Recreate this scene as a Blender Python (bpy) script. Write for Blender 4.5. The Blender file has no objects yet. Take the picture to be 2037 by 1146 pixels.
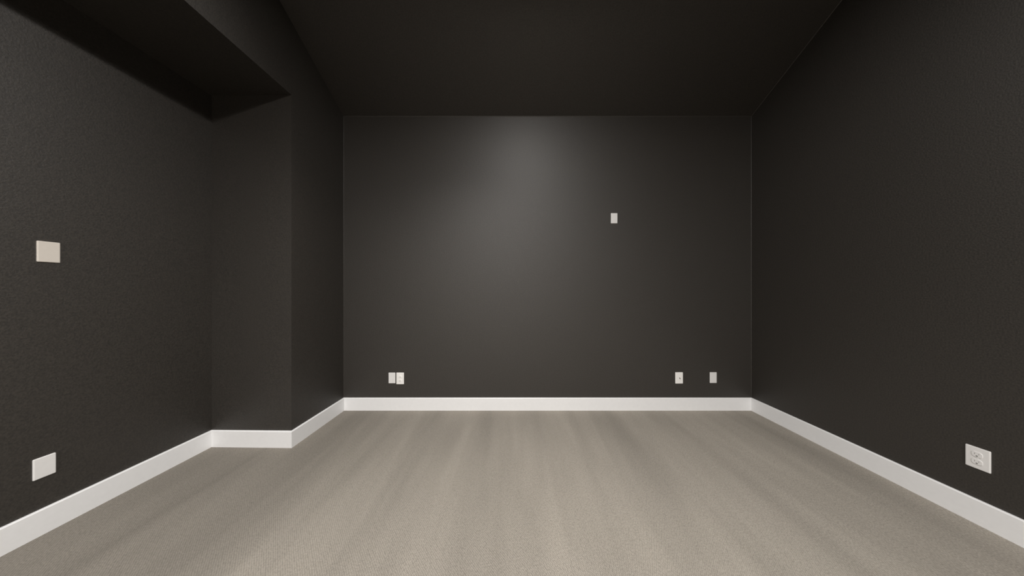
import bpy, bmesh, math
from mathutils import Vector, Matrix

# ---------------------------------------------------------------- camera, world, lights, exposure
S = bpy.context.scene
COL = S.collection
CAM_H = 1.246
F_PX = 525.0                                   # focal length in pixels of the 2037 px wide frame
cam_d = bpy.data.cameras.new('camera')
cam_d.sensor_fit = 'HORIZONTAL'
cam_d.sensor_width = 36.0
cam_d.lens = F_PX / 2037 * 36.0
cam_d.shift_x = -1.5 / 2037
cam_d.shift_y = 5.0 / 2037
cam_d.clip_start = 0.02
cam = bpy.data.objects.new('camera', cam_d)
cam.location = (0, 0, CAM_H)
cam.rotation_euler = (math.pi / 2, 0, 0)
COL.objects.link(cam)
S.camera = cam

S.view_settings.view_transform = 'Standard'
S.view_settings.look = 'None'
S.view_settings.gamma = 1.0
S.view_settings.use_curve_mapping = False
S.view_settings.exposure = 0.0

world = bpy.data.worlds.new('world')
S.world = world
world.use_nodes = True
world.node_tree.nodes['Background'].inputs[0].default_value = (0.5, 0.5, 0.5, 1)
world.node_tree.nodes['Background'].inputs[1].default_value = 0.02

# unseen lights: downlights near the end wall, added side-wall spots, added far disc
UNSEEN_LIGHTS = [
    # kind, (x, y, z), watts, cone, aim point (None = straight down)
    ('SPOT', (-0.45, 0.70, 3.25), 172, 140, None),
    ('SPOT', (-0.45, 0.70, 3.25), 60, 120, None),
    ('SPOT', (-0.45, 1.40, 3.25), 45, 120, None),
    ('DISK', (0.15, 1.40, 3.43), 14, 0, None),
    ('DISK', (0.20, 0.60, 3.43), 24, 0, None),
    ('SPOT', (0.15, 1.00, 3.43), 100, 84, (-2.41, 0.40, 1.75)),  # added unseen spot, brightens the recess wall
    ('SPOT', (0.35, 0.00, 3.43), 34, 95, (2.48, 0.2, 2.2)),  # added unseen spot, brightens the right wall
    ('DISK', (0.40, -0.60, 3.43), 50, 0, None),
    ('DISK', (-0.45, -6.30, 3.25), 790, 0, None),  # added far behind the camera for frontal light on the end wall
]
for kind, loc, w, cone, aim in UNSEEN_LIGHTS:
    ld = bpy.data.lights.new('unseen_light_data', 'AREA' if kind == 'DISK' else kind)
    ld.energy = w
    ld.color = (1.0, 0.965, 0.925)
    if kind == 'SPOT':
        ld.spot_size = math.radians(cone)
        ld.spot_blend = 1.0
        ld.shadow_soft_size = 0.045
    else:
        ld.shape = 'DISK'
        ld.size = 0.16
    lo = bpy.data.objects.new('unseen_light', ld)
    lo.location = loc
    if aim:
        lo.rotation_euler = (Vector(aim) - Vector(loc)).to_track_quat('-Z', 'Y').to_euler()
    COL.objects.link(lo)

# ---------------------------------------------------------------- materials
def new_mat(name):
    m = bpy.data.materials.new(name)
    m.use_nodes = True
    nt = m.node_tree
    return m, nt, nt.nodes['Principled BSDF']


def N(nt, kind, **kw):
    n = nt.nodes.new(kind)
    for k, v in kw.items():
        if k in n.inputs:
            n.inputs[k].default_value = v
        else:
            setattr(n, k, v)
    return n


def paint_wall():
    m, nt, b = new_mat('charcoal_eggshell_paint')
    L = nt.links
    tc = N(nt, 'ShaderNodeTexCoord')
    n1 = N(nt, 'ShaderNodeTexNoise'); n1.inputs['Scale'].default_value = 140; n1.inputs['Detail'].default_value = 3
    n2 = N(nt, 'ShaderNodeTexNoise'); n2.inputs['Scale'].default_value = 1.3; n2.inputs['Detail'].default_value = 2
    L.new(tc.outputs['Object'], n1.inputs['Vector'])
    L.new(tc.outputs['Object'], n2.inputs['Vector'])
    mix = N(nt, 'ShaderNodeMix', data_type='RGBA')
    mix.inputs['A'].default_value = (0.0250, 0.0212, 0.0172, 1)
    mix.inputs['B'].default_value = (0.0292, 0.0250, 0.0206, 1)
    L.new(n2.outputs['Fac'], mix.inputs['Factor'])
    mr = N(nt, 'ShaderNodeMapRange')
    mr.inputs['From Min'].default_value = 0.3; mr.inputs['From Max'].default_value = 0.7
    mr.inputs['To Min'].default_value = 0.62; mr.inputs['To Max'].default_value = 1.38
    L.new(n1.outputs['Fac'], mr.inputs['Value'])
    mul = N(nt, 'ShaderNodeMix', data_type='RGBA', blend_type='MULTIPLY')
    mul.inputs['Factor'].default_value = 1
    L.new(mix.outputs['Result'], mul.inputs['A'])
    L.new(mr.outputs['Result'], mul.inputs['B'])
    L.new(mul.outputs['Result'], b.inputs['Base Color'])
    b.inputs['Roughness'].default_value = 0.56
    b.inputs['Specular IOR Level'].default_value = 0.7
    bp = N(nt, 'ShaderNodeBump')
    bp.inputs['Strength'].default_value = 0.8
    bp.inputs['Distance'].default_value = 0.0012
    L.new(n1.outputs['Fac'], bp.inputs['Height'])
    L.new(bp.outputs['Normal'], b.inputs['Normal'])
    return m


def plain(name, col, rough, bump=0.0, scale=60):
    m, nt, b = new_mat(name)
    L = nt.links
    tc = N(nt, 'ShaderNodeTexCoord')
    n = N(nt, 'ShaderNodeTexNoise'); n.inputs['Scale'].default_value = scale; n.inputs['Detail'].default_value = 2
    L.new(tc.outputs['Object'], n.inputs['Vector'])
    mix = N(nt, 'ShaderNodeMix', data_type='RGBA')
    mix.inputs['A'].default_value = (*[c * 0.97 for c in col], 1)
    mix.inputs['B'].default_value = (*[min(1, c * 1.03) for c in col], 1)
    L.new(n.outputs['Fac'], mix.inputs['Factor'])
    L.new(mix.outputs['Result'], b.inputs['Base Color'])
    b.inputs['Roughness'].default_value = rough
    if bump:
        bp = N(nt, 'ShaderNodeBump')
        bp.inputs['Strength'].default_value = bump
        bp.inputs['Distance'].default_value = 0.0004
        L.new(n.outputs['Fac'], bp.inputs['Height'])
        L.new(bp.outputs['Normal'], b.inputs['Normal'])
    return m


def carpet():
    m, nt, b = new_mat('loop_pile_carpet')
    L = nt.links
    tc = N(nt, 'ShaderNodeTexCoord')
    # vacuum streaks: nap brushed along the length of the room
    mp = N(nt, 'ShaderNodeMapping'); mp.inputs['Scale'].default_value = (5.0, 0.55, 1)
    L.new(tc.outputs['Object'], mp.inputs['Vector'])
    st = N(nt, 'ShaderNodeTexNoise'); st.inputs['Scale'].default_value = 1.0; st.inputs['Detail'].default_value = 3
    st.inputs['Roughness'].default_value = 0.55; st.inputs['Distortion'].default_value = 0.35
    L.new(mp.outputs['Vector'], st.inputs['Vector'])
    mp2 = N(nt, 'ShaderNodeMapping'); mp2.inputs['Scale'].default_value = (1.2, 0.7, 1)
    L.new(tc.outputs['Object'], mp2.inputs['Vector'])
    bl = N(nt, 'ShaderNodeTexNoise'); bl.inputs['Scale'].default_value = 1.0; bl.inputs['Detail'].default_value = 2
    L.new(mp2.outputs['Vector'], bl.inputs['Vector'])
    # loops, set on the diagonal
    mp3 = N(nt, 'ShaderNodeMapping'); mp3.inputs['Rotation'].default_value = (0, 0, math.radians(38))
    mp3.inputs['Scale'].default_value = (150, 105, 1)
    L.new(tc.outputs['Object'], mp3.inputs['Vector'])
    vo = N(nt, 'ShaderNodeTexVoronoi'); vo.inputs['Scale'].default_value = 1.0; vo.inputs['Randomness'].default_value = 0.3
    L.new(mp3.outputs['Vector'], vo.inputs['Vector'])
    fn = N(nt, 'ShaderNodeTexNoise'); fn.inputs['Scale'].default_value = 260; fn.inputs['Detail'].default_value = 2
    L.new(tc.outputs['Object'], fn.inputs['Vector'])

    def rng(src, a, c, lo, hi):
        r = N(nt, 'ShaderNodeMapRange')
        r.inputs['From Min'].default_value = a; r.inputs['From Max'].default_value = c
        r.inputs['To Min'].default_value = lo; r.inputs['To Max'].default_value = hi
        L.new(src, r.inputs['Value'])
        return r.outputs['Result']

    def mul(a, c):
        x = N(nt, 'ShaderNodeMath', operation='MULTIPLY')
        L.new(a, x.inputs[0]); L.new(c, x.inputs[1])
        return x.outputs[0]
    # vacuum lanes; their tones also carry painted shading, darker left and brighter right
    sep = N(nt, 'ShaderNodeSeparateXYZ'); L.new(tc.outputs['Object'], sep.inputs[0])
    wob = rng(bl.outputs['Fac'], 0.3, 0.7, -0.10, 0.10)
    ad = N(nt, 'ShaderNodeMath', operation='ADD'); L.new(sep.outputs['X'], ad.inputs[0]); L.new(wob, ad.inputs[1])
    lane_shade = N(nt, 'ShaderNodeValToRGB')
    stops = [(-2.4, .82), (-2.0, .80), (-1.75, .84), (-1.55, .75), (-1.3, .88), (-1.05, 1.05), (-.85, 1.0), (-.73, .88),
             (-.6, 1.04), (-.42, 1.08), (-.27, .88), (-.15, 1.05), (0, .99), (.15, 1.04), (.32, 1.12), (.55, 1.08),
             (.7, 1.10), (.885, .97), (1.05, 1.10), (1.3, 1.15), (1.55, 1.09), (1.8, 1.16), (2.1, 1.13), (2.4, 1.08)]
    cr = lane_shade.color_ramp
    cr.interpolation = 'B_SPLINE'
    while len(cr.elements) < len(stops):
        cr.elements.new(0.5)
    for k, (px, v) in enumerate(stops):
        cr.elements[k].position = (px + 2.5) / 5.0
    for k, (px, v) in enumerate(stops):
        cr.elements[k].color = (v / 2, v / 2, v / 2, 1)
    L.new(rng(ad.outputs[0], -2.5, 2.5, 0.0, 1.0), lane_shade.inputs['Fac'])
    f = mul(rng(lane_shade.outputs['Color'], 0.0, 1.0, 0.0, 2.0), rng(st.outputs['Fac'], 0.3, 0.7, 0.90, 1.10))
    f = mul(f, rng(bl.outputs['Fac'], 0.3, 0.7, 0.94, 1.06))
    f = mul(f, rng(vo.outputs['Distance'], 0.0, 0.75, 1.22, 0.62))
    f = mul(f, rng(fn.outputs['Fac'], 0.3, 0.7, 0.90, 1.10))
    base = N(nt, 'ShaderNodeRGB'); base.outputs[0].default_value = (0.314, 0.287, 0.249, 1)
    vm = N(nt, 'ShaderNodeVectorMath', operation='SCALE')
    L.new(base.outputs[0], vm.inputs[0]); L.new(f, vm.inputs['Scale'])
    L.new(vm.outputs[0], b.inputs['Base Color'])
    b.inputs['Roughness'].default_value = 0.95
    b.inputs['Specular IOR Level'].default_value = 0.1
    bp = N(nt, 'ShaderNodeBump'); bp.inputs['Strength'].default_value = 0.5; bp.inputs['Distance'].default_value = 0.003
    bp.invert = True
    L.new(vo.outputs['Distance'], bp.inputs['Height'])
    L.new(bp.outputs['Normal'], b.inputs['Normal'])
    return m


M_WALL = paint_wall()
M_TRIM = plain('white_semigloss_trim', (0.845, 0.845, 0.85), 0.38, 0.1, 40)
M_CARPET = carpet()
M_PLATE = plain('white_plastic', (0.775, 0.765, 0.755), 0.35)
M_PLATE_B = plain('bright_white_plastic', (0.90, 0.885, 0.86), 0.32)
M_PLATE_BEIGE = plain('warm_white_plastic', (0.62, 0.575, 0.52), 0.4)
M_SLOT = plain('grey_socket_opening', (0.22, 0.21, 0.20), 0.7)
M_METAL = plain('brushed_nickel', (0.42, 0.40, 0.37), 0.4)
M_METAL.node_tree.nodes['Principled BSDF'].inputs['Metallic'].default_value = 1.0

# ---------------------------------------------------------------- mesh helpers
def link(name, bm, mat, parent=None, smooth=False):
    me = bpy.data.meshes.new(name)
    bmesh.ops.recalc_face_normals(bm, faces=bm.faces)
    bm.to_mesh(me)
    bm.free()
    if smooth:
        for p in me.polygons:
            p.use_smooth = True
    me.materials.append(mat)
    o = bpy.data.objects.new(name, me)
    COL.objects.link(o)
    if parent:
        o.parent = parent
    return o


def structure(name, bm, mat):
    o = link(name, bm, mat)
    o['kind'] = 'structure'
    return o


def prism(bm, ring_a, ring_b):
    """closed solid between two equal rings of 3-D points"""
    a = [bm.verts.new(p) for p in ring_a]
    b = [bm.verts.new(p) for p in ring_b]
    n = len(a)
    bm.faces.new(a)
    bm.faces.new(list(reversed(b)))
    for i in range(n):
        bm.faces.new((a[i], b[i], b[(i + 1) % n], a[(i + 1) % n]))


def block(bm, x0, x1, y0, y1, z0, z1):
    prism(bm, [(x0, y0, z0), (x1, y0, z0), (x1, y1, z0), (x0, y1, z0)],
          [(x0, y0, z1), (x1, y0, z1), (x1, y1, z1), (x0, y1, z1)])


# ---------------------------------------------------------------- the room
XR = 2.4856        # right wall
XP = -1.762        # left wall beside the recess
XL = -2.410        # outer wall of the recess
YB = 2.750         # end wall
YE = 2.107         # end of the recess
YREAR = -6.8
H0 = 3.061         # ceiling where it meets the end wall
SLOPE = 0.50
HT = 3.46          # flat ceiling
Y1 = YB - (HT - H0) / SLOPE
ZR = CAM_H + 1.558  # recess ceiling
TOP = 3.72
T = 0.14

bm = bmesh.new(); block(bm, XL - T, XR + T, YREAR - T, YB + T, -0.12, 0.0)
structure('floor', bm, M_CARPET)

bm = bmesh.new()
prof = [(YREAR, HT), (Y1, HT), (YB, H0), (YB, TOP), (YREAR, TOP)]
prism(bm, [(XP, y, z) for y, z in prof], [(XR, y, z) for y, z in prof])
structure('ceiling', bm, M_WALL)

bm = bmesh.new(); block(bm, XL - T, XR + T, YB, YB + T, 0, TOP)
structure('wall_back', bm, M_WALL)
bm = bmesh.new(); block(bm, XR, XR + T, YREAR, YB, 0, TOP)
structure('wall_right', bm, M_WALL)
bm = bmesh.new(); block(bm, XL - T, XR + T, YREAR - T, YREAR, 0, TOP)
structure('wall_rear', bm, M_WALL)
# left wall: the full-height stretch next to the end wall, with the header over the recess
bm = bmesh.new()
pts = [(XL, YE + 0.006), (XP, YE - 0.006), (XP, YB), (XL, YB)]
prism(bm, [(x, y, 0) for x, y in pts], [(x, y, TOP) for x, y in pts])
block(bm, XP - 0.12, XP, YREAR, YE - 0.005, ZR, TOP)
structure('wall_left', bm, M_WALL)
bm = bmesh.new(); block(bm, XL - T, XL, YREAR, YB, 0, TOP)
structure('wall_recess', bm, M_WALL)
bm = bmesh.new(); block(bm, XL, XP - 0.12, YREAR, YE + 0.004, ZR, ZR + 0.10)
structure('ceiling_recess', bm, M_WALL)


# baseboards, mitred at every corner
path = [(XL, YREAR), (XL, YE + 0.006), (XP, YE - 0.006), (XP, YB), (XR, YB), (XR, YREAR)]
BT, BH = 0.014, 0.131


def inward(path, t):
    out = []
    n = len(path)
    for i in range(n):
        p = Vector(path[i])
        ds = []
        if i > 0:
            ds.append((p - Vector(path[i - 1])).normalized())
        if i < n - 1:
            ds.append((Vector(path[i + 1]) - p).normalized())
        ns = [Vector((d.y, -d.x)) for d in ds]
        if len(ns) == 1:
            q = p + ns[0] * t
        else:
            k = (ns[0] + ns[1])
            q = p + k * (t / (1 + ns[0].dot(ns[1])))
        out.append((q.x, q.y))
    return out


f0 = inward(path, BT)
f1 = inward(path, BT - 0.005)
names = ['baseboard_recess', 'baseboard_recess_end', 'baseboard_left', 'baseboard_back', 'baseboard_right']
for i, nm in enumerate(names):
    bm = bmesh.new()
    rings = []
    for k in (i, i + 1):
        w, a, c = path[k], f0[k], f1[k]
        rings.append([(w[0], w[1], 0), (a[0], a[1], 0), (a[0], a[1], BH - 0.005), (c[0], c[1], BH), (w[0], w[1], BH)])
    prism(bm, rings[0], rings[1])
    structure(nm, bm, M_TRIM)

# thin painted caulk beads in the corners of the end wall
def bead(name, a, b, u, v, s=0.005):
    a, b, u, v = Vector(a), Vector(b), Vector(u), Vector(v)
    bm = bmesh.new()
    prism(bm, [a, a + u * s, a + v * s], [b, b + u * s, b + v * s])
    return structure(name, bm, M_WALL)


bead('trim_1', (XP, YB, H0), (XR, YB, H0), (0, 0, -1), (0, -0.894, 0.447))
bead('trim_2', (XP, YB, BH), (XP, YB, H0), (1, 0, 0), (0, -1, 0), 0.003)
bead('trim_3', (XR, YB, BH), (XR, YB, H0), (-1, 0, 0), (0, -1, 0), 0.003)
bead('trim_4', (XR, YB, H0), (XR, Y1, HT), (0, 0, -1), (-1, 0, 0), 0.004)


# ---------------------------------------------------------------- wall plates
def rounded(w, h, r, seg=4):
    pts = []
    for cx, cz, a0 in ((w / 2 - r, h / 2 - r, 0), (-w / 2 + r, h / 2 - r, 90), (-w / 2 + r, -h / 2 + r, 180), (w / 2 - r, -h / 2 + r, 270)):
        for k in range(seg + 1):
            a = math.radians(a0 + 90 * k / seg)
            pts.append((cx + r * math.cos(a), cz + r * math.sin(a)))
    return pts


def slab(bm, w, h, r, y0, y1, bev=0.0, cx=0.0, cz=0.0):
    """rounded slab from y0 (wall side) to y1 (room side, y1 < y0), with a bevelled front"""
    layers = [(rounded(w, h, r), y0)]
    if bev:
        layers.append((rounded(w, h, r), y1 + bev))
        layers.append((rounded(w - 1.2 * bev, h - 1.2 * bev, max(r - 0.6 * bev, 0.0005)), y1 + 0.35 * bev))
        layers.append((rounded(w - 3 * bev, h - 3 * bev, max(r - 1.2 * bev, 0.0005)), y1))
    else:
        layers.append((rounded(w, h, r), y1))
    vs = [[bm.verts.new((x + cx, y, z + cz)) for x, z in pts] for pts, y in layers]
    n = len(vs[0])
    bm.faces.new(vs[0])
    bm.faces.new(list(reversed(vs[-1])))
    for a, b in zip(vs, vs[1:]):
        for i in range(n):
            bm.faces.new((a[i], b[i], b[(i + 1) % n], a[(i + 1) % n]))


def disc(bm, r, y0, y1, cx=0, cz=0, seg=16):
    ring = [(cx + r * math.cos(2 * math.pi * k / seg), cz + r * math.sin(2 * math.pi * k / seg)) for k in range(seg)]
    prism(bm, [(x, y0, z) for x, z in ring], [(x, y1, z) for x, z in ring])


def thing(name, label, cat, group, loc, rz):
    o = bpy.data.objects.new(name, None)
    o.empty_display_size = 0.05
    COL.objects.link(o)
    o.location = loc
    o.rotation_euler = (0, 0, rz)
    o['label'] = label
    o['category'] = cat
    if group:
        o['group'] = group
    return o


def blank_plate(label, loc, rz, w, h, mat, group=None, insert=False):
    t = thing('blank_wall_plate', label, 'wall plate', group, loc, rz)
    bm = bmesh.new(); slab(bm, w, h, 0.004, 0.0005, -0.006, 0.0025)
    link('plate', bm, mat, t)
    if insert:
        bm = bmesh.new(); slab(bm, 0.034, 0.067, 0.002, -0.0058, -0.0068, 0.0006)
        link('insert', bm, mat, t)
    return t


def outlet(label, loc, rz, w, h, mat, group=None):
    t = thing('power_outlet', label, 'outlet', group, loc, rz)
    bm = bmesh.new(); slab(bm, w, h, 0.004, 0.0005, -0.006, 0.0025)
    link('plate', bm, mat, t)
    for s in (1, -1):
        cz = s * 0.0195
        bm = bmesh.new(); slab(bm, 0.034, 0.029, 0.011, -0.0055, -0.0085, 0.0008, cz=cz)
        rc = link('receptacle', bm, mat, t)
        for sx, hh in ((-0.0064, 0.0078), (0.0064, 0.0062)):
            bm = bmesh.new(); slab(bm, 0.0016, hh, 0.0004, -0.0080, -0.0088, cx=sx, cz=cz + 0.0035)
            link('slot', bm, M_SLOT, rc)
        bm = bmesh.new(); disc(bm, 0.0034, -0.0080, -0.0088, 0, cz - 0.0075, 14)
        link('ground_hole', bm, M_SLOT, rc)
    bm = bmesh.new(); disc(bm, 0.0032, -0.0055, -0.0072, 0, 0, 14)
    link('screw', bm, mat, t)
    return t


def jack_plate(label, loc, rz, w, h, mat, group=None):
    t = thing('jack_wall_plate', label, 'wall plate', group, loc, rz)
    bm = bmesh.new(); slab(bm, w, h, 0.004, 0.0005, -0.006, 0.0025)
    link('plate', bm, mat, t)
    bm = bmesh.new(); disc(bm, 0.0065, -0.0055, -0.008, 0.003, 0, 6)
    disc(bm, 0.0047, -0.0075, -0.016, 0.003, 0, 16)
    j = link('jack', bm, M_METAL, t)
    bm = bmesh.new(); disc(bm, 0.0030, -0.0155, -0.0163, 0.003, 0, 12)
    link('jack_opening', bm, M_SLOT, j)
    for s in (1, -1):
        bm = bmesh.new(); disc(bm, 0.003, -0.0055, -0.0070, 0, s * 0.042, 12)
        link('screw', bm, mat, t)
    return t


MM = YB / F_PX                                      # metres per reference pixel on the end wall


def on_back(x0, x1, y0, y1):
    return ((((x0 + x1) / 2 - 1020) * MM, YB, CAM_H + (578 - (y0 + y1) / 2) * MM), (x1 - x0) * MM, (y1 - y0) * MM)


loc, w, h = on_back(773.2, 786.6, 741.4, 762.4)
blank_plate('white blank wall plate just left of an outlet, low on the back wall',
            loc, 0, w, h, M_PLATE, 'low white wall plates on the back wall')
loc, w, h = on_back(788.7, 803.7, 741.3, 764.2)
outlet('white duplex power outlet low on the back wall, right beside a blank plate',
       loc, 0, w, h, M_PLATE_B, 'low white wall plates on the back wall')
loc, w, h = on_back(1343.1, 1358.1, 740.6, 763.0)
jack_plate('bright white wall plate with one small dark central jack, low on the back wall',
           loc, 0, w, h, M_PLATE_B, 'low white wall plates on the back wall')
loc, w, h = on_back(1411.8, 1425.2, 740.6, 761.8)
blank_plate('single white blank wall plate low on the back wall, nearest the right corner',
            loc, 0, w, h, M_PLATE, 'low white wall plates on the back wall')
loc, w, h = on_back(1215.0, 1228.0, 424.3, 444.6)
blank_plate('small white wall plate alone high up on the back wall',
            loc, 0, w, h, M_PLATE, insert=True)

# plates on the recess wall (facing +X) and on the right wall (facing -X)
blank_plate('off-white blank plate at eye level on the left recess wall',
            (XL, 1.369, CAM_H + 0.1993), math.pi / 2, 0.069, 0.107, M_PLATE_BEIGE, 'plates on the recess wall')
blank_plate('white blank plate low on the left recess wall, just above the baseboard',
            (XL, 1.357, CAM_H - 0.905), math.pi / 2, 0.067, 0.1065, M_PLATE, 'plates on the recess wall')
outlet('white duplex power outlet low on the right wall',
       (XR, 1.409, CAM_H - 0.896), -math.pi / 2, 0.077, 0.1145, M_PLATE)
